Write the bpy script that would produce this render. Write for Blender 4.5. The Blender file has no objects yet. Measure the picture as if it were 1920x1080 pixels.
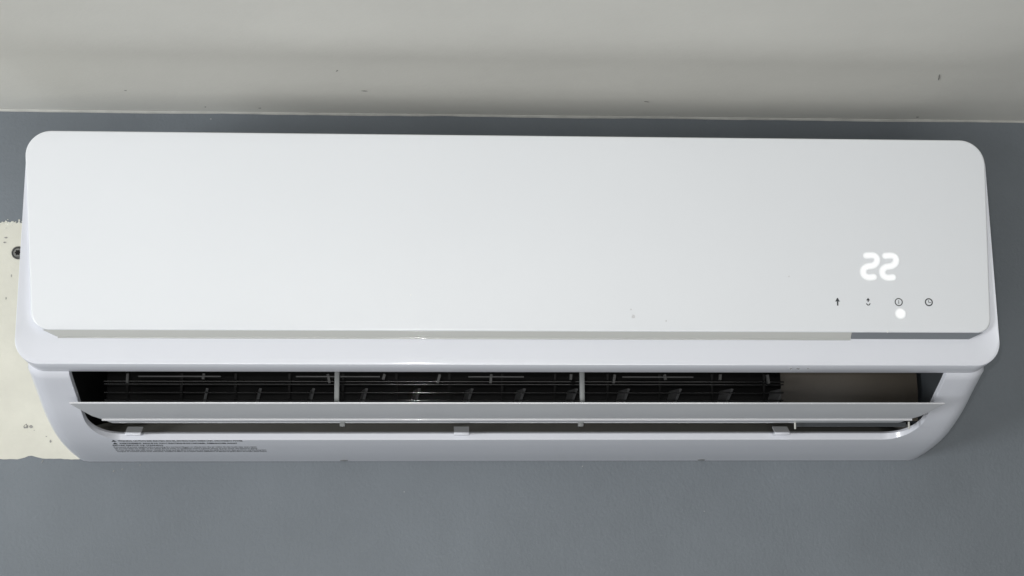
import bpy, bmesh, math, random
from mathutils import Vector, noise
random.seed(4)
scene = bpy.context.scene
col = scene.collection
# ------------------------------------------------------------------ camera
cam_d = bpy.data.cameras.new('camera'); cam = bpy.data.objects.new('camera', cam_d); col.objects.link(cam)
cam.location = (-0.07262, -1.47081, -0.03611)
cam.rotation_euler = (1.7131904, 0.0028795, -0.0542140)
cam_d.sensor_width = 36; cam_d.lens = 51.441; cam_d.clip_start = 0.01; cam_d.clip_end = 100
scene.camera = cam
# ------------------------------------------------------------------ light
world = bpy.data.worlds.new('World'); scene.world = world; world.use_nodes = True
world.node_tree.nodes['Background'].inputs['Color'].default_value = (0.93, 0.97, 1.0, 1)
world.node_tree.nodes['Background'].inputs['Strength'].default_value = 0.095
def area(name, loc, target, sx, sy, power, color):
    d = bpy.data.lights.new(name, 'AREA'); d.shape = 'RECTANGLE'; d.size = sx; d.size_y = sy
    d.energy = power; d.color = color
    o = bpy.data.objects.new(name, d); col.objects.link(o); o.location = loc
    o.rotation_euler = (Vector(target) - Vector(loc)).to_track_quat('-Z', 'Y').to_euler()
    return o
area('window_light', (-2.9, -1.9, -0.50), (0.0, 0.0, 0.1), 0.9, 0.9, 52, (0.965, 0.982, 1.0))
area('room_fill', (-0.1, -2.35, -0.62), (0.0, 0.0, 0.1), 1.6, 0.6, 17, (1.0, 0.985, 0.955))  # broad fill added from the front; no lamp stands there
pd = bpy.data.lights.new('phone_flash', 'POINT'); pd.energy = 6.5; pd.shadow_soft_size = 0.005
po = bpy.data.objects.new('phone_flash', pd); col.objects.link(po); po.location = (-0.100, -1.50, 0.0)
scene.view_settings.view_transform = 'Standard'; scene.view_settings.look = 'None'
scene.view_settings.exposure = 0.10; scene.view_settings.gamma = 1

# ------------------------------------------------------------------ materials
def mat(name, color, rough=0.4, spec=0.5, coat=0, bump=None, mottle=None, metal=0, emit=None):
    m = bpy.data.materials.new(name); m.use_nodes = True
    nt = m.node_tree; b = nt.nodes['Principled BSDF']
    b.inputs['Base Color'].default_value = (*color, 1); b.inputs['Roughness'].default_value = rough
    b.inputs['Specular IOR Level'].default_value = spec; b.inputs['Coat Weight'].default_value = coat
    b.inputs['Coat Roughness'].default_value = 0.08; b.inputs['Metallic'].default_value = metal
    tc = nt.nodes.new('ShaderNodeTexCoord')
    if mottle:
        amt, scale = mottle[:2]
        n = nt.nodes.new('ShaderNodeTexNoise'); n.inputs['Scale'].default_value = scale; n.inputs['Detail'].default_value = 6
        nt.links.new(tc.outputs['Object'], n.inputs['Vector'])
        r = nt.nodes.new('ShaderNodeMapRange'); r.inputs['To Min'].default_value = 1 - amt; r.inputs['To Max'].default_value = 1 + amt
        r.inputs['From Min'].default_value = 0.3; r.inputs['From Max'].default_value = 0.7
        nt.links.new(n.outputs['Fac'], r.inputs['Value'])
        v = nt.nodes.new('ShaderNodeVectorMath'); v.operation = 'SCALE'; v.inputs[0].default_value = color
        nt.links.new(r.outputs['Result'], v.inputs['Scale']); nt.links.new(v.outputs['Vector'], b.inputs['Base Color'])
    if bump:
        prev = None
        for st, sc, dist in bump:
            n = nt.nodes.new('ShaderNodeTexNoise'); n.inputs['Scale'].default_value = sc; n.inputs['Detail'].default_value = 5
            nt.links.new(tc.outputs['Object'], n.inputs['Vector'])
            bp = nt.nodes.new('ShaderNodeBump'); bp.inputs['Strength'].default_value = st; bp.inputs['Distance'].default_value = dist
            nt.links.new(n.outputs['Fac'], bp.inputs['Height'])
            if prev: nt.links.new(prev.outputs['Normal'], bp.inputs['Normal'])
            prev = bp
        nt.links.new(prev.outputs['Normal'], b.inputs['Normal'])
    if emit:
        b.inputs['Emission Color'].default_value = (*emit[0], 1); b.inputs['Emission Strength'].default_value = emit[1]
    return m
M = dict(
    wall=mat('grey_wall_paint', (0.178, 0.200, 0.221), 0.62, 0.35, mottle=(0.09, 5), bump=[(0.6, 300, 0.0008), (0.4, 25, 0.002), (0.3, 6, 0.004)]),
    ceiling=mat('ceiling_paint', (0.84, 0.83, 0.77), 0.75, 0.3, mottle=(0.03, 7), bump=[(0.35, 260, 0.0004), (0.35, 9, 0.003)]),
    bead=mat('bead_paint', (0.58, 0.58, 0.54), 0.6, 0.3, mottle=(0.12, 60)),
    patch=mat('cream_plaster', (0.70, 0.69, 0.605), 0.8, 0.3, mottle=(0.04, 35), bump=[(0.5, 180, 0.0006), (0.4, 30, 0.001)]),
    rough=mat('crumbly_plaster', (0.74, 0.74, 0.67), 0.9, 0.2, mottle=(0.25, 300)),
    panel=mat('panel_gloss_plastic', (0.815, 0.838, 0.868), 0.22, 0.5, mottle=(0.008, 5)),
    shell=mat('shell_plastic', (0.76, 0.78, 0.84), 0.33, 0.5, 0.5, mottle=(0.01, 12), bump=[(0.12, 900, 0.0001)]),
    vane=mat('vane_plastic', (0.64, 0.65, 0.67), 0.3, 0.5, 1.0, mottle=(0.02, 20)),
    trim=mat('clear_trim', (0.56, 0.57, 0.55), 0.12, 0.6, 0.6),
    edge=mat('clear_trim_edge', (0.50, 0.51, 0.50), 0.08, 0.8, 1.0),
    strip_end=mat('dark_strip_plastic', (0.21, 0.23, 0.25), 0.1, 0.6, 0.6),
    duct=mat('duct_plastic', (0.22, 0.215, 0.20), 0.5, 0.4, mottle=(0.08, 40)),
    black=mat('black_plastic', (0.006, 0.006, 0.006), 0.6, 0.2),
    wire=mat('wire_black', (0.008, 0.008, 0.008), 0.13, 0.4, 0.7),
    blade=mat('blade_plastic', (0.16, 0.16, 0.16), 0.4, 0.3, mottle=(0.2, 60)),
    link=mat('linkage_plastic', (0.05, 0.05, 0.05), 0.4, 0.3),
    cover=mat('brown_cover', (0.056, 0.048, 0.038), 0.45, 0.3, mottle=(0.08, 30)),
    dark=mat('dark_side_plastic', (0.05, 0.057, 0.063), 0.4, 0.4),
    post=mat('post_plastic', (0.20, 0.21, 0.21), 0.4, 0.4),
    ink=mat('grey_ink', (0.055, 0.06, 0.065), 0.5, 0.3),
    label=mat('label_ink', (0.035, 0.04, 0.045), 0.5, 0.3),
    lit=mat('lit_display', (0.9, 0.95, 0.95), 0.4, 0.3, emit=((1.0, 1.0, 1.0), 1.6)),
    steel=mat('steel', (0.30, 0.30, 0.29), 0.35, 0.5, metal=0.8),
    hole=mat('dark_hole', (0.015, 0.014, 0.013), 0.8, 0.2),
    scuff=mat('scuff_grey', (0.30, 0.295, 0.28), 0.8, 0.2, mottle=(0.3, 500)),
    fleck=mat('pale_fleck', (0.85, 0.86, 0.86), 0.5, 0.4),
)
# light diffused through the panel: full in the middle of a segment, fading at its rim
nt = M['lit'].node_tree; b_ = nt.nodes['Principled BSDF']; vc = nt.nodes.new('ShaderNodeVertexColor'); vc.layer_name = 'diffusion'
mm_ = nt.nodes.new('ShaderNodeMath'); mm_.operation = 'MULTIPLY'; mm_.inputs[1].default_value = 0.36
nt.links.new(vc.outputs['Color'], mm_.inputs[0]); nt.links.new(mm_.outputs[0], b_.inputs['Emission Strength'])
b_.inputs['Base Color'].default_value = (0.80, 0.82, 0.84, 1); b_.inputs['Roughness'].default_value = 0.22; b_.inputs['Specular IOR Level'].default_value = 0.5
# ------------------------------------------------------------------ helpers
def link(name, me, m, parent=None, smooth=False, loc=None):
    o = bpy.data.objects.new(name, me); col.objects.link(o)
    if m is not None and not me.materials: me.materials.append(m)
    if smooth:
        for p in me.polygons: p.use_smooth = True
    if parent: o.parent = parent
    if loc: o.location = loc
    return o
def mesh(name, vs, fs, m, parent=None, smooth=False, loc=None, angle=None):
    me = bpy.data.meshes.new(name); me.from_pydata([tuple(v) for v in vs], [], fs); me.validate(); me.update()
    b = bmesh.new(); b.from_mesh(me); bmesh.ops.recalc_face_normals(b, faces=b.faces); b.to_mesh(me); b.free()
    o = link(name, me, m, parent, smooth, loc)
    if angle:
        for e in me.edges: pass
        me.set_sharp_from_angle(angle=math.radians(angle))
    return o
def box_me(name, x0, x1, y0, y1, z0, z1, bev=0.0, seg=2):
    b = bmesh.new(); bmesh.ops.create_cube(b, size=1)
    for v in b.verts:
        v.co = Vector((x0 + (v.co.x + .5) * (x1 - x0), y0 + (v.co.y + .5) * (y1 - y0), z0 + (v.co.z + .5) * (z1 - z0)))
    if bev: bmesh.ops.bevel(b, geom=list(b.edges), offset=bev, segments=seg, affect='EDGES', profile=0.5)
    me = bpy.data.meshes.new(name); b.to_mesh(me); b.free(); return me
def box(name, x0, x1, y0, y1, z0, z1, m, parent=None, bev=0.0, label=None):
    me = box_me(name, x0, x1, y0, y1, z0, z1, bev); o = link(name, me, m, parent, bev > 0)
    if bev: me.set_sharp_from_angle(angle=math.radians(50))
    if label: o['label'] = label
    return o
def extrude_x(name, prof, x0, x1, m, parent=None, closed=True, smooth=False, nseg=1, xs=None):
    """prof: (y,z) polygon; xs optional list of (x, fn(y,z)->(y,z))"""
    n = len(prof); vs = []; fs = []
    X = [x0 + (x1 - x0) * i / nseg for i in range(nseg + 1)]
    for x in X: vs += [(x, y, z) for y, z in prof]
    for i in range(nseg):
        for j in range(n if closed else n - 1):
            k = (j + 1) % n; fs.append((i*n+j, i*n+k, (i+1)*n+k, (i+1)*n+j))
    if closed: fs += [tuple(range(n)), tuple(reversed(range(nseg*n, nseg*n+n)))]
    return mesh(name, vs, fs, m, parent, smooth, angle=40 if smooth else None)
def tube_x(name, x0, x1, y, z, r, m, parent, n=14):
    return extrude_x(name, [(y + r*math.cos(2*math.pi*i/n), z + r*math.sin(2*math.pi*i/n)) for i in range(n)], x0, x1, m, parent, smooth=True)
def fillet(corners, radii, n=10):
    """rounded convex polygon in 2D, always the same count of points"""
    out = []; N = len(corners)
    for i, c in enumerate(corners):
        c = Vector(c); a = (Vector(corners[i-1]) - c).normalized(); d = (Vector(corners[(i+1) % N]) - c).normalized()
        ang = a.angle(d); r = radii[i]; t = r / math.tan(ang/2); cen = c + (a + d).normalized() * (r / math.sin(ang/2))
        p0 = c + a*t; p1 = c + d*t; v0 = p0 - cen; v1 = p1 - cen
        tot = v0.angle(v1); sgn = 1 if v0.x*v1.y - v0.y*v1.x > 0 else -1
        for k in range(n + 1):
            th = sgn * tot * k / n; out.append((cen.x + v0.x*math.cos(th) - v0.y*math.sin(th), cen.y + v0.x*math.sin(th) + v0.y*math.cos(th)))
    return out
def loft(name, loops, m, parent, cap0=True, cap1=True, smooth=True, angle=35):
    n = len(loops[0]); vs = [v for l in loops for v in l]; fs = []
    for i in range(len(loops)-1):
        for j in range(n):
            k = (j+1) % n; fs.append((i*n+j, i*n+k, (i+1)*n+k, (i+1)*n+j))
    if cap0: fs.append(tuple(range(n)))
    if cap1: fs.append(tuple(range((len(loops)-1)*n, len(loops)*n)))
    return mesh(name, vs, fs, m, parent, smooth, angle=angle)
def stroke(pts, w, n=8, res=6):
    """flat rounded thick polyline (smoothed) in 2D -> verts, faces"""
    P = [Vector(p) for p in pts]; Q = []
    for i in range(len(P)-1):
        p0 = P[max(i-1, 0)]; p1 = P[i]; p2 = P[i+1]; p3 = P[min(i+2, len(P)-1)]
        for k in range(res):
            t = k/res; Q.append(0.5*((2*p1) + (p2-p0)*t + (2*p0-5*p1+4*p2-p3)*t*t + (3*p1-p0-3*p2+p3)*t**3))
    Q.append(P[-1])
    L = []; Rr = []
    for i, q in enumerate(Q):
        d = (Q[min(i+1, len(Q)-1)] - Q[max(i-1, 0)]).normalized(); nn = Vector((-d.y, d.x)) * w/2
        L.append(q+nn); Rr.append(q-nn)
    vs = L + Rr; m_ = len(Q); fs = [(i, i+1, m_+i+1, m_+i) for i in range(m_-1)]
    for end, q in ((0, Q[0]), (m_-1, Q[-1])):
        v0 = L[end] - q; s = 1 if end == 0 else -1; base = len(vs); arc = []
        for k in range(1, n):
            th = s*math.pi*k/n; arc.append(q + Vector((v0.x*math.cos(th)-v0.y*math.sin(th), v0.x*math.sin(th)+v0.y*math.cos(th))))
        vs += arc; fs.append((end, *range(base, base+n-1), m_+end))
    return vs, fs
def plate(name, pts2, faces, conv, m, parent, thick=0.0004):
    """flat 2D mesh turned into a thin solid through conv(u,v,height)"""
    n = len(pts2); vs = [conv(p[0], p[1], 0) for p in pts2] + [conv(p[0], p[1], thick) for p in pts2]
    fs = [tuple(f) for f in faces] + [tuple(i+n for i in reversed(f)) for f in faces]
    cnt = {}
    for f in faces:
        for a, b in zip(f, list(f[1:]) + [f[0]]): cnt[(a, b)] = 1
    for (a, b) in cnt:
        if (b, a) not in cnt: fs.append((a, a+n, b+n, b))
    return mesh(name, vs, fs, m, parent)
def blob(cx, cz, rx, rz, n=14, jag=0.3, rot=0):
    ps = []
    for i in range(n):
        a = 2*math.pi*i/n; k = 1 + random.uniform(-jag, jag)
        x, z = rx*k*math.cos(a), rz*k*math.sin(a)
        ps.append((cx + x*math.cos(rot) - z*math.sin(rot), cz + x*math.sin(rot) + z*math.cos(rot)))
    return ps
wall_conv = lambda u, v, h: (u, -0.0002 - h, v)

# ------------------------------------------------------------------ setting: wall and ceiling
ZC = 0.3557
wall = mesh('wall', [(-3, 0, -2.0), (3, 0, -2.0), (3, 0, ZC+.05), (-3, 0, ZC+.05), (-3, .1, -2.0), (3, .1, -2.0), (3, .1, ZC+.05), (-3, .1, ZC+.05)],
            [(0,1,2,3), (7,6,5,4), (0,4,5,1), (3,2,6,7), (1,5,6,2), (0,3,7,4)], M['wall'])
wall['kind'] = 'structure'
ceiling = mesh('ceiling', [(-3, 0, ZC), (3, 0, ZC), (3, -4, ZC), (-3, -4, ZC), (-3, 0, ZC+.1), (3, 0, ZC+.1), (3, -4, ZC+.1), (-3, -4, ZC+.1)],
               [(0,1,2,3), (7,6,5,4), (0,4,5,1), (3,2,6,7), (1,5,6,2), (0,3,7,4)], M['ceiling'])
ceiling['kind'] = 'structure'
# wavy bead of ceiling paint in the joint
vs, fs = [], []
N = 400
for i in range(N+1):
    x = -1.2 + 2.4*i/N
    w = 0.0020 + 0.0007*noise.noise(Vector((x*9, 0, 0))) + 0.0005*noise.noise(Vector((x*40, 3, 0)))
    d = 0.0016 + 0.0006*noise.noise(Vector((x*14, 7, 0)))
    vs += [(x, -0.0001, ZC-w-.0004), (x, -d, ZC-w), (x, -d-.0006, ZC-.0002)]
    if i:
        a = 3*(i-1); b = 3*i; fs += [(a, b, b+1, a+1), (a+1, b+1, b+2, a+2)]
o = mesh('paint_bead', vs, fs, M['bead'], wall, True); o['label'] = 'thin wavy line of pale paint along the ceiling joint'
# unpainted cream patch with ragged edges, left of and behind the unit
top = []; bot = []
for i in range(130):
    x = -0.80 + 0.45*i/129
    top.append((x, 0.2385 + 0.0011*noise.noise(Vector((x*60, 1, 0))) + random.uniform(-.0009, .0009)))
    bot.append((x, 0.0028 + 0.0012*noise.noise(Vector((x*30, 5, 0))) + 0.0007*noise.noise(Vector((x*170, 5, 0))) + (0.0035*max(0, 1-abs(x+.466)/.012))))
pts = top + bot[::-1]
n = len(top)
faces = [(i, i+1, 2*n-2-i, 2*n-1-i) for i in range(n-1)]
o = plate('unpainted_patch', pts, faces, wall_conv, M['patch'], wall, 0.0005); o['label'] = 'cream unpainted patch with ragged edges beside the unit'
# crumbs of plaster along the top edge
vs, fs = [], []
for i in range(420):
    x = random.uniform(-.60, -.40); z = 0.2372 + abs(random.gauss(0, .0019)) * random.choice((1, 1, -1.4)); r = random.uniform(.0003, .0010)
    ps = blob(x, z, r*1.3, r, 6, .35); b0 = len(vs)
    vs += [(p[0], -.0006, p[1]) for p in ps] + [(x, -.0006 - r*.9, z)]
    fs += [(b0+k, b0+(k+1) % 6, b0+6) for k in range(6)]
o = mesh('plaster_crumbs', vs, fs, M['rough'], wall); o['kind'] = 'stuff'
def wall_mark(name, cx, cz, rx, rz, m, parent=wall, rot=0, jag=.3, y=None, thick=.0002):
    ps = blob(cx, cz, rx, rz, 14, jag, rot)
    base = 0.0009 if m is M['scuff'] or m is M['hole'] else 0.0004
    return plate(name, ps, [tuple(range(14))], lambda u, v, h: (u, -(base if y is None else y) - h, v), m, parent, thick)
for (x, z, rx, rz) in ((-.4722, .0350, .0024, .0021), (-.4672, .0346, .0019, .0013), (-.4478, .0203, .0009, .0012), (-.4520, .0250, .0007, .0004),
                       (-.4972, .1620, .0005, .0012), (-.4930, .1850, .0004, .0014), (-.5000, .2235, .0016, .0007), (-.5010, .2185, .0014, .0006), (-.4640, .0310, .0004, .0003)):
    wall_mark('plaster_pit', x, z, rx, rz, M['scuff'])
wall_mark('plaster_fleck', -.4724, .0352, .0010, .0009, M['patch'], thick=.0005, y=.0012)
for (x, z, rx, rz, rot) in ((-.3770, -.0055, .0011, .0004, .3), (-.3855, -.0075, .0010, .0005, .8), (-.455, .0020, .0016, .0004, .9), (-.36, -.0015, .0008, .0004, .2),
                            (.1040, .0032, .0008, .0005, 0)):
    wall_mark('paint_chip', x, z - .0015, rx, rz, M['scuff'], y=.0004, rot=rot)
for (x, z, rx, rz, rot) in ((.078, -.0050, .0007, .0002, .5), (-.30, .3480, .0008, .0003, 0), (-.10, -.03, .0005, .0003, 0), (.2, -.05, .0004, .0003, 0)):
    wall_mark('paint_fleck', x, z, rx, rz, M['bead'], y=.0004, rot=rot)
# scuffs on the ceiling: (x, y, half length, half width, angle)
for (x, y, a, b, rot) in ((.4035, -.1560, .0006, .0085, -.30), (-.1400, -.0856, .0028, .0007, .1), (.1396, -.0591, .0028, .0009, .35), (-.3708, -.0773, .0012, .0005, .1),
                          (-.1620, -.1527, .0006, .0022, .5), (-.3029, -.0197, .0009, .0009, 0), (-.2486, -.0179, .0013, .0006, 0), (.4308, -.0117, .0014, .0014, 0)):
    ps = blob(x, y, a, b, 12, .35, rot)
    plate('scuff_mark', ps, [tuple(range(12))], lambda u, v, h: (u, v, ZC - .0003 - h), M['scuff'], ceiling, .0002)

# ------------------------------------------------------------------ the wall anchor, half hidden behind the unit
anc = bpy.data.objects.new('wall_screw', None); col.objects.link(anc); anc.location = (-.4872, 0, .2080)
anc['label'] = 'round steel screw sunk in the cream patch at the left end of the unit'; anc['category'] = 'screw'
def disc_loft(name, rings, m, parent, n=24, cap=True):
    loops = [[(r*math.cos(2*math.pi*i/n), y, r*math.sin(2*math.pi*i/n)) for i in range(n)] for r, y in rings]
    return loft(name, loops, m, parent, cap0=True, cap1=cap)
disc_loft('sleeve', [(.0066, -.0008), (.0066, -.0022), (.0060, -.0028), (.0052, -.0020), (.0050, -.0012)], M['steel'], anc)
disc_loft('screw_head', [(.0046, -.0010), (.0046, -.0026), (.0040, -.0031), (.0022, -.0031)], M['steel'], anc)
ps = [(.0026*(1 + .18*math.cos(6*k/24*2*math.pi))*math.cos(k/24*2*math.pi), .0026*(1 + .18*math.cos(6*k/24*2*math.pi))*math.sin(k/24*2*math.pi)) for k in range(24)]
plate('star_socket', ps, [tuple(range(24))], lambda u, v, h: (u, -.0032-h, v), M['hole'], anc, .0001)

# ------------------------------------------------------------------ the air conditioner
ac = bpy.data.objects.new('air_conditioner', None); col.objects.link(ac); ac.location = (0, 0, 0)
ac['label'] = 'white wall-mounted air conditioner under the ceiling, vane open, display lit'; ac['category'] = 'air conditioner'
# --- lower shell: profile curve in (y, z) from the lip down to the wall
PR = [(-.1863, .0900), (-.1855, .0735), (-.176, .0665), (-.155, .0543), (-.120, .0342), (-.08, .0176), (-.04, .0073), (-.0005, .0004)]
def cr(P, res=16):
    P = [Vector(p) for p in P]; Q = []
    for i in range(len(P)-1):
        p0 = P[i-1] if i else 2*P[0]-P[1]; p1 = P[i]; p2 = P[i+1]; p3 = P[i+2] if i+2 < len(P) else 2*P[-1]-P[-2]
        for k in range(res):
            t = k/res; Q.append(0.5*((2*p1) + (p2-p0)*t + (2*p0-5*p1+4*p2-p3)*t*t + (3*p1-p0-3*p2+p3)*t**3))
    Q.append(P[-1]); return Q
PQ = cr(PR); SL = [0.0]
for a, b in zip(PQ, PQ[1:]): SL.append(SL[-1] + (b-a).length)
def prof(s):
    s = max(0, min(SL[-1]-1e-9, s))
    for i in range(len(SL)-1):
        if SL[i+1] >= s:
            t = (s-SL[i])/(SL[i+1]-SL[i]); p = PQ[i].lerp(PQ[i+1], t); d = (PQ[min(i+2, len(PQ)-1)]-PQ[max(i-1, 0)]).normalized()
            return p, Vector((d.y, -d.x)) if d.y > 0 else Vector((d.y, -d.x))   # outward normal (towards -y, -z)
def s_at_y(y):
    for i in range(len(PQ)-1):
        if PQ[i].x <= y <= PQ[i+1].x: return SL[i] + (SL[i+1]-SL[i])*(y-PQ[i].x)/(PQ[i+1].x-PQ[i].x)
    return 0
HW = .4255; RE = .016
def surf(x, s, h=0.0):
    p, nrm = prof(s); e = HW - abs(x)
    d = 0
    if e < RE: d = RE*.8 - .8*math.sqrt(max(0, RE*RE - (RE-e)**2))
    q = p + nrm*(h - d)
    return (x, min(q.x, -.0002), q.y)
S2 = s_at_y(-.0812); SA = s_at_y(-.123); OX = .388; XA = .3585
rows = [i/10*SA for i in range(11)]
arc = []
for k in range(1, 13):
    th = k/12*math.pi/2; arc.append((SA + (S2-SA)*math.sin(th), XA + (OX-XA)*math.cos(th)))
def ox(i): return OX if i <= 10 else arc[i-11][1]
rows += [a[0] for a in arc]; nh = len(rows)
SE = SL[-1]; rows += [S2 + (SE-S2)*k/14 for k in range(1, 15)]
vs, fs = [], []
edge = [0, .0004, .0016, .0036, .0065, .0105, .016, .024]
def add_block(r0, r1, xf):
    base = len(vs); nc = None
    for i in range(r0, r1):
        xs = xf(i); nc = len(xs)
        for x in xs: vs.append(surf(x, rows[i]))
    for i in range(r1-r0-1):
        for j in range(nc-1):
            a = base+i*nc+j; fs.append((a, a+1, a+nc+1, a+nc))
def leftx(i):
    e = ox(min(i, nh-1)); a = [-HW+t for t in edge]; return a + [a[-1] + (-e-a[-1])*k/3 for k in (1, 2, 3)]
add_block(0, len(rows), leftx); add_block(0, len(rows), lambda i: [-x for x in leftx(i)][::-1])
add_block(nh-1, len(rows), lambda i: [-XA + 2*XA*k/20 for k in range(21)])
# side faces below the tray
for sx in (-1, 1):
    base = len(vs); ring = [surf(sx*HW, s) for s in rows]
    vs += ring + [(sx*HW, -.0002, .2840), (sx*HW, -.172, .2840), (sx*HW, -.172, .079)]
    fs.append(tuple(range(base, len(vs))))
vs += [(-HW, -.0002, .284), (HW, -.0002, .284), (HW, -.172, .284), (-HW, -.172, .284)]; k = len(vs); fs.append((k-4, k-3, k-2, k-1))
me = bpy.data.meshes.new('shell'); me.from_pydata(vs, [], fs)
b = bmesh.new(); b.from_mesh(me); bmesh.ops.remove_doubles(b, verts=b.verts, dist=2e-5); bmesh.ops.recalc_face_normals(b, faces=b.faces); b.to_mesh(me); b.free()
shell = link('shell', me, M['shell'], ac, True); me.set_sharp_from_angle(angle=math.radians(50))
# rim of the air outlet: chamfer going inward along the U-shaped opening edge
path = [(-OX, rows[i]) for i in range(11)] + [(-a[1], a[0]) for a in arc] + [(a[1], a[0]) for a in arc[::-1]] + [(OX, rows[i]) for i in range(10, -1, -1)]
def rim_loops(path):
    L0, L1, L2, L3 = [], [], [], []
    n = len(path)
    for i, (x, s) in enumerate(path):
        a = Vector(path[max(i-1, 0)]); c = Vector(path[min(i+1, n-1)]); t = (c-a).normalized(); inn = Vector((t.y, -t.x))   # towards the opening, in (x, s)
        if inn.x * x > 0 or (abs(inn.x) < .2 and inn.y > 0): inn = -inn
        p, nrm = prof(s)
        flat = abs(inn.y)                         # 1 on the lower edge, 0 on the sides
        pos = Vector(surf(x, s)); tang = Vector((0, -nrm.y, nrm.x)) if True else None
        if tang.y > 0: tang = -tang               # along the profile, up and out towards the lip
        def off(ii, dd): return tuple(pos + Vector((inn.x*ii, 0, 0)) + tang*abs(inn.y)*ii - Vector((0, nrm.x, nrm.y))*dd)
        L0.append(off(0, 0))
        L1.append(tuple(Vector(off(0.0004, .0001))))
        k = flat
        L2.append(tuple(pos + Vector((inn.x*(.0006+.0016*k), .0012-.0014*k, .0012 + .0050*k))))
        L3.append(tuple(pos + Vector((inn.x*(.0010+.0020*k), .0045-.0020*k, .0030 + .0048*k))))
    return [L0, L1, L2, L3]
RL = rim_loops(path)
n = len(path); vs = [v for l in RL for v in l]; fs = [(i*n+j, i*n+j+1, (i+1)*n+j+1, (i+1)*n+j) for i in range(3) for j in range(n-1)]
o = mesh('outlet_rim', vs, fs, M['shell'], ac, True, angle=22)
# duct behind the opening
rb = RL[3]
vs = list(rb) + [(v[0]*.985, max(v[1] + .055, -.035), v[2] + .042*max(.2, min(1, (.385-abs(v[0]))/.04))) for v in rb]
fs = [(j, j+1, n+j+1, n+j) for j in range(14, n-15)]
o = mesh('duct_floor', vs, fs, M['duct'], ac, True, angle=60)
for sx, mm, lb in ((-1, M['black'], None), (1, M['dark'], None)):  # window light put into the colours: left wall black, right wall lighter
    x = sx*.3875; ps = [surf(x, s) for s in rows[:22]]
    vs = [(x - sx*.0025*0, p[1]+.004, p[2]+.003) for p in ps] + [(x, -.03, .04), (x, -.03, .12), (x, -.182, .12)]
    mesh('duct_side', vs, [tuple(range(len(vs)))], mm, ac)
mesh('duct_back', [(-.39, -.034, .03), (.39, -.034, .03), (.39, -.034, .125), (-.39, -.034, .125)], [(0, 1, 2, 3)], M['black'], ac)
mesh('duct_ceiling', [(-.39, -.1835, .0762), (.39, -.1835, .0762), (.39, -.15, .082), (-.39, -.15, .082), (.39, -.034, .110), (-.39, -.034, .110)], [(0, 1, 2, 3), (3, 2, 4, 5)], M['black'], ac)
# --- tray (front frame): rounded outline lofted from the back of the lip to the panel seat
def tray_loop(y, hl, hr, zt, zb, rt, rb_):
    return [(x, y, z) for x, z in fillet([(-hl, zt), (hr, zt), (hr, zb), (-hl, zb)], [rt, rt, rb_, rb_], 12)]
def ring_loft(name, loops, m, parent): return loft(name, loops, m, parent, False, True, True, 38)
tl = [tray_loop(-.1700, .4262, .4262, .2845, .0752, .014, .012),
      tray_loop(-.1840, .4268, .4268, .2850, .0738, .016, .020),
      tray_loop(-.1862, .4272, .4276, .2852, .0735, .018, .021),
      tray_loop(-.1995, .4302, .4308, .2855, .0781, .020, .021),
      tray_loop(-.2004, .4305, .4312, .2856, .0788, .021, .021),
      tray_loop(-.2006, .4302, .4309, .2855, .0796, .021, .021),
      tray_loop(-.2002, .4290, .4298, .2850, .0840, .021, .020),
      tray_loop(-.1990, .4262, .4268, .2840, .0930, .020, .019),
      tray_loop(-.1976, .4225, .4232, .2830, .1015, .018, .017),
      tray_loop(-.1962, .4180, .4190, .2815, .1060, .017, .014)]
# the frame's side strips lean: widest at the bottom lip, tucked behind the panel at the top
def lean(loop):
    out = []
    for x, y, z in loop:
        k = max(0, min(1, (z - .11)/.17)); out.append((x - (.0026*k if x > 0 else -.0008*k), y + .0070*k, z - (.004 if z > .2 else 0)))
    return out
ring_loft('front_frame', [lean(l) for l in tl], M['shell'], ac)
# --- front panel
def pan_y(z): return -.2035 + .0085*((z-.108)/.177)
def pan_loop(inset, dy):
    c = [(-.4322+inset, .2852-inset), (.4288-inset, .2852-inset), (.4229-inset, .1078+inset), (-.4160+inset, .1078+inset)]
    return [(x, pan_y(z)+dy, z) for x, z in fillet(c, [.0215-inset, .0225-inset, .0125-inset, .0165-inset], 14)]
panel = loft('front_panel', [pan_loop(.0035, .0085), pan_loop(.0004, .0060), pan_loop(0, .0012), pan_loop(.0003, .0005), pan_loop(.0009, .0001), pan_loop(.0016, 0)], M['panel'], ac, True, True, True, 40)
# bevelled clear strip under the panel, its right end a separate darker piece
def strip(name, xa, xb, xa2, xb2, m):
    T = [(-.2026, .1079), (-.1960, .1079)]; vs = []
    for xt, xb_ in ((xa, xa2), (xb, xb2)):
        vs += [(xt, -.2022, .1080), (xb_, -.1975, .1024), (xb_, -.1930, .1020), (xt, -.1930, .1090)]
    o = mesh(name, vs, [(0, 1, 2, 3), (7, 6, 5, 4), (0, 4, 5, 1), (1, 5, 6, 2), (2, 6, 7, 3), (3, 7, 4, 0)], m, ac, True)
    bv = o.modifiers.new('bevel', 'BEVEL'); bv.width = .0006; bv.segments = 3; bv.limit_method = 'ANGLE'; bv.harden_normals = True
    return o
strip('trim_strip', -.4078, .2980, -.3955, .2980, M['trim'])
o = strip('dark_strip_end', .2981, .4165, .2981, .4045, M['strip_end']); o['label'] = 'dark end of the strip under the display'
tube_x('trim_edge', -.3950, .2975, -.1974, .1020, .0009, M['edge'], ac)
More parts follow.
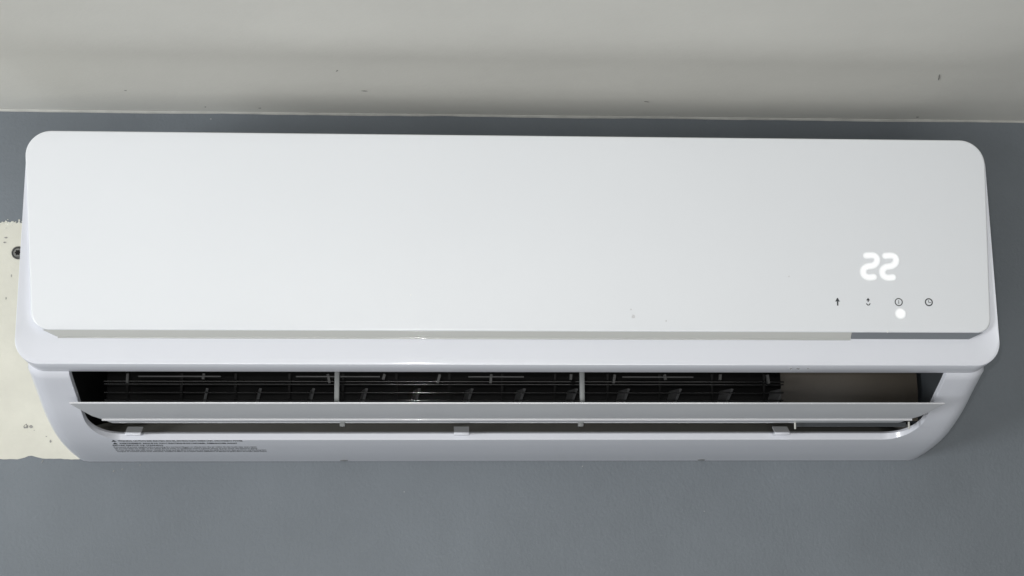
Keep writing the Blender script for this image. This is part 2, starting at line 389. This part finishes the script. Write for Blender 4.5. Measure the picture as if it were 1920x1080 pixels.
# --- lit digits, indicator and icons on the panel
def pconv(u, v, h): return (u, pan_y(v) - .00012 - h, v)
def zpix(px, py):   # photo pixel of the display area -> panel coordinates (x, z) on the panel plane
    return (.3405 + (px-1680)*.000482, .1673 - (py-500)*.000481 + 0.0)
def soft(name, pts2, faces, w):
    o = mesh(name, [pconv(p[0], p[1], .0001) for p in pts2], faces, M['lit'], ac)
    at = o.data.color_attributes.new('diffusion', 'FLOAT_COLOR', 'POINT')
    for i, k in enumerate(w): at.data[i].color = (k, k, k, 1)
    return o
def soft_stroke(pts, wi, wo):
    v1, f1 = stroke(pts, wi); v2, f2 = stroke(pts, wo); m_ = len(v1); cnt = {}
    for f in f1:
        for a, b in zip(f, list(f[1:]) + [f[0]]): cnt[(a, b)] = 1
    ringf = [(a, a+m_, b+m_, b) for (a, b) in cnt if (b, a) not in cnt]
    return list(v1) + list(v2), [tuple(f) for f in f1] + ringf, [1]*m_ + [0]*m_
D = [(672, 214), (745, 212), (778, 240), (772, 285), (735, 315), (672, 328), (636, 362), (640, 410), (680, 436), (738, 432)]
for k, lb in ((0, 'left glowing white digit 2'), (1, 'right glowing white digit 2')):
    P = [zpix(1500 + (a + 193*k)/5.4, 440 + (c + 2*k)/5.4) for a, c in D]
    o = soft('display_digit', *soft_stroke(P, .0028, .0071)); o['label'] = lb
def disc2(cx, cz, r, n=24): return [(cx + r*math.cos(2*math.pi*i/n), cz + r*math.sin(2*math.pi*i/n)) for i in range(n)]
c = zpix(1682.8, 588.7); a1 = disc2(c[0], c[1], .0032); a2 = disc2(c[0], c[1], .0055)
soft('indicator_light', a1 + a2 + [c], [(i, (i+1) % 24, 48) for i in range(24)] + [(i, 24+i, 24+(i+1) % 24, (i+1) % 24) for i in range(24)], [1]*24 + [0]*24 + [1])['label'] = 'round white indicator light'
def annulus(cx, cz, r0, r1, n=28):
    return disc2(cx, cz, r0, n) + disc2(cx, cz, r1, n), [(i, (i+1) % n, n+(i+1) % n, n+i) for i in range(n)]
def join2(parts):
    vs, fs = [], []
    for v, f in parts:
        b0 = len(vs); vs += [tuple(p) for p in v]; fs += [tuple(i+b0 for i in ff) for ff in f]
    return vs, fs
U = .000482/5.4*1.0
cx, cz = zpix(1566.5, 567)
tree = join2([([(cx-.0025, cz+.0004), (cx-.0016, cz+.0009), (cx-.0005, cz+.0032), (cx, cz+.0036), (cx+.0005, cz+.0032), (cx+.0016, cz+.0009), (cx+.0025, cz+.0004), (cx, cz+.0002)], [tuple(range(8))]),
              ([(cx-.0006, cz-.0034), (cx+.0006, cz-.0034), (cx+.0006, cz+.0001), (cx-.0006, cz+.0001)], [(0, 1, 2, 3)])])
plate('tree_icon', *tree, pconv, M['ink'], ac, .0001)
cx, cz = zpix(1623.7, 567)
arr = join2([([(cx-.0017, cz+.0014), (cx, cz+.0036), (cx+.0017, cz+.0014)], [(0, 1, 2)]), ([(cx-.0005, cz+.0002), (cx+.0005, cz+.0002), (cx+.0005, cz+.0013), (cx-.0005, cz+.0013)], [(0, 1, 2, 3)]),
             stroke([(cx-.0016, cz-.0016), (cx-.0004, cz-.0029)], .0008, 6, 2), stroke([(cx+.0016, cz-.0016), (cx+.0004, cz-.0029)], .0008, 6, 2)])
plate('swing_icon', *arr, pconv, M['ink'], ac, .0001)
cx, cz = zpix(1680.8, 567)
plate('power_icon', *join2([annulus(cx, cz, .0028, .0036), ([(cx-.00025, cz-.0016), (cx+.00025, cz-.0016), (cx+.00025, cz+.0016), (cx-.00025, cz+.0016)], [(0, 1, 2, 3)])]), pconv, M['ink'], ac, .0001)
cx, cz = zpix(1737.3, 567)
plate('timer_icon', *join2([annulus(cx, cz, .0026, .0036), stroke([(cx-.0002, cz+.0016), (cx-.0002, cz-.0001)], .0005, 4, 1), stroke([(cx+.0001, cz-.0002), (cx+.0018, cz-.0004)], .0005, 4, 1)]), pconv, M['ink'], ac, .0001)
for (px, py, r, m) in ((1188, 596, .0014, 'vane'), (1184, 583, .0006, 'vane'), (1248, 604, .0006, 'vane'), (783, 558, .0006, 'fleck'), (1478, 520, .0005, 'vane'), (1657, 622, .0009, 'fleck')):
    x, z = zpix(px, py); ps = blob(x, z, r, r*1.3, 10, .3); plate('panel_speck', ps, [tuple(range(10))], pconv, M[m], ac, .0001)
for (x, z, r) in ((.2440, .0764, .0012), (.2505, .0768, .0014), (.2590, .0766, .0008)):
    ps = blob(x, z, r, r*.6, 9, .4); mesh('frame_scuff', [(p[0], -.1950-(.0745+.0018-.0)*0-.0002 - .0, p[1]-.0003) for p in ps], [tuple(range(9))], M['post'], ac)
# --- vane: curved plate held open in front of the outlet
VO = [(-.1720, .0464), (-.1600, .0420), (-.1460, .0372), (-.1310, .0343), (-.1235, .0326), (-.1160, .0322)]     # underside, front to rear
VI = [(-.1160, .0345), (-.1260, .0362), (-.1440, .0402), (-.1580, .0446), (-.1722, .0480)]
ring = VO + VI; vs, fs = [], []; nr = len(ring)
xh = [(.3895, .3915)[0] - (.026*min(1, max(0, (y+.172)/.050))) for y, z in ring]
for sx in (-1, 1):
    vs += [(sx*h, y, z) for h, (y, z) in zip(xh, ring)]
fs = [(j, (j+1) % nr, nr+(j+1) % nr, nr+j) for j in range(nr)] + [tuple(range(nr)), tuple(reversed(range(nr, 2*nr)))]
vane = mesh('air_vane', vs, fs, M['vane'], ac, True, angle=30); vane['label'] = 'long horizontal vane swung open across the outlet'
bv = vane.modifiers.new('bevel', 'BEVEL'); bv.width = .0005; bv.segments = 2; bv.limit_method = 'ANGLE'
tube_x('vane_rib', -.3690, .3710, -.1340, .0344, .0010, M['vane'], vane)
# --- posts that carry the vane and their feet under it
for x in (-.1575, .0620):
    box('vane_post', x-.0022, x+.0022, -.1620, -.1560, .0470, .0790, M['post'], ac, .0006)
    p = box('vane_foot', x+.0003, x+.0052, -.1200, -.1130, .0290, .0335, M['post'], ac, .0006)
for x in (.2655, .3735):
    box('hinge_pin', x-.0008, x+.0008, -.1185, -.1165, .0265, .0335, M['bead'], ac, .0004)
box('dark_slot', .2670, .3722, -.1130, -.1110, .0290, .0330, M['dark'], ac)  # dark box added to stand for the slot under the vane
# --- tabs on the lower lip
for x, lb in ((-.3490, 'left clip on the lower lip'), (-.0450, 'middle clip on the lower lip'), (.2590, 'right clip on the lower lip')):
    box('lip_clip', x-.0072, x+.0072, -.0945, -.0830, .0222, .0248, M['shell'], ac, .0006, lb)
    extrude_x('clip_arm', [(-.0938, .0250), (-.0925, .0240), (-.0830, .0296), (-.0840, .0306)], x-.0072, x+.0072, M['vane'], ac)
# --- inside the duct: guard wires, bars, swing blades
for z, y in ((.0705, -.1180), (.0680, -.1165), (.0605, -.1150), (.0535, -.1135)):
    tube_x('guard_wire', -.372, .256, y, z, .0006, M['wire'], ac)
bar = box_me('guard_bar', -.0010, .0010, -.0012, .0012, .048, .078)
x = -.352; first = True; BX = []
while x < .25:
    link('guard_bar', bar, M['black'], ac, loc=(x, -.112, 0)); BX.append(x); x += .0492
bl = bmesh.new()
prof2 = [(-.104, .0665), (-.090, .0490), (-.068, .0480), (-.072, .0665)]
vv = [[bl.verts.new((t, y, z)) for y, z in prof2] for t in (-.0011, .0011)]
bl.faces.new(vv[0]); bl.faces.new(vv[1][::-1])
for j in range(4): bl.faces.new((vv[0][j], vv[1][j], vv[1][(j+1) % 4], vv[0][(j+1) % 4]))
bmesh.ops.recalc_face_normals(bl, faces=bl.faces)
bme = bpy.data.meshes.new('swing_blade'); bl.to_mesh(bme); bl.free(); bme.materials.append(M['blade'])
for i, x in enumerate(BX[1:]):
    o = bpy.data.objects.new('swing_blade', bme); col.objects.link(o); o.parent = ac
    o.rotation_euler = (0, math.radians(11), math.radians(9))
    o.location = (x + .019 - .0153 - .0108, 0, 0)
# short hinge stubs under the duct ceiling
for i, x in enumerate((-.345, -.278, -.165, -.117, -.068, .053, .092, .140, -.02, .19, .235)):
    st = box_me('hinge_stub', -.0011, .0011, -.002, .002, 0, .008 if i % 2 == 0 else .005)
    o = link('hinge_stub', st, M['link'], ac, loc=(x, -.146, .0668 if i % 2 == 0 else .0700)); o.rotation_euler = (0, math.radians(random.uniform(-22, 22)), 0)
for x0, x1 in ((-.335, -.262), (-.195, -.12), (-.04, .01), (.10, .165)):
    box('linkage_bar', x0, x1, -.150, -.147, .0718, .0728, M['link'], ac)
# curved brown cover at the right end
cv = []
for k in range(13):
    t = k/12; cv.append((.257 + .1255*t, -.098 - .030*math.sin(t*math.pi*.5) + .012*t*t))
vs = []; fs = []
for x, y in cv: vs += [(x, y, .034), (x, y - .004, .062), (x, y, .095)]
for i in range(12):
    a = 3*i; fs += [(a, a+3, a+4, a+1), (a+1, a+4, a+5, a+2)]
o = mesh('motor_cover', vs, fs, M['cover'], ac, True); o['label'] = 'smooth brown cover at the right end of the outlet'
# --- screws along the bottom edge
for x in (-.1597, .1972):
    p, nn = prof(SE - .006)
    plate('screw_cap', blob(x, SE-.0052, .0036, .0014, 12, .08), [tuple(range(12))], lambda u, v, h: surf(u, v, .0002+h), M['post'], ac, .0006)
# --- warning print on the underside, wrapped on the curved shell
ROW = [(-.3655, -.2500, .0800, 1.25, 'WARNING: CAUTION RISK ELECTRIC SHOCK, MOVING PARTS INSIDE UNIT. DISCONNECT POWER'),
       (-.3655, -.2560, .0735, 1.25, "AVERTISSEMENT: RISQUE DE CHOC ELECTRIQUE DE L'APPAREIL, DEBRANCHER AVANT"),
       (-.3730, -.3260, .0678, 1.05, 'BEFORE SERVICE OR CLEANING'),
       (-.3730, -.2390, .0625, 1.05, 'Disconnect all power supplies before servicing. Do not insert fingers or objects into the air outlet, the fan inside may cause injury'),
       (-.3730, -.2390, .0572, 1.05, 'Ne pas introduire les doigts ou des objets dans la sortie, le ventilateur tourne a grande vitesse et peut causer des blessures graves'),
       (-.3730, -.2310, .0520, 1.05, 'Do not clean the unit with water. Check the drain and the filter before use and keep the grille free from dust and from any blocking item'),
       (-.3730, -.2310, .0470, 1.05, 'Couper le courant avant tout entretien. Verifier le filtre et le tuyau avant utilisation et garder la grille libre de toute obstruction')]
vs, fs = [], []
for x0, x1, yy, wgt, txt in ROW:
    cu = bpy.data.curves.new('t', 'FONT'); cu.body = txt; cu.size = 1; cu.resolution_u = 1; cu.offset = .030*wgt
    to = bpy.data.objects.new('t', cu); tm = bpy.data.meshes.new_from_object(to)
    if not len(tm.vertices): continue
    w = max(v.co.x for v in tm.vertices); s0 = s_at_y(-yy)
    b0 = len(vs); sc = (x1-x0)/w; hs = .0043
    for v in tm.vertices: vs.append(surf(x0 + v.co.x*sc, s0 - v.co.y*hs + hs*.35, .00015))
    fs += [tuple(i+b0 for i in p.vertices) for p in tm.polygons]
    bpy.data.objects.remove(to); bpy.data.curves.remove(cu); bpy.data.meshes.remove(tm)
def tri(cx, s, r): return [(cx-r, s+r*.9), (cx+r, s+r*.9), (cx, s-r)]
for yy in (.0800, .0735):
    s0 = s_at_y(-yy); q = [surf(x, s, .00015) for x, s in tri(-.3695, s0, .0024)]; b0 = len(vs); vs += q; fs.append((b0, b0+1, b0+2))
wl = mesh('warning_print', vs, fs, M['label'], ac); wl['label'] = 'block of fine dark warning text on the underside'
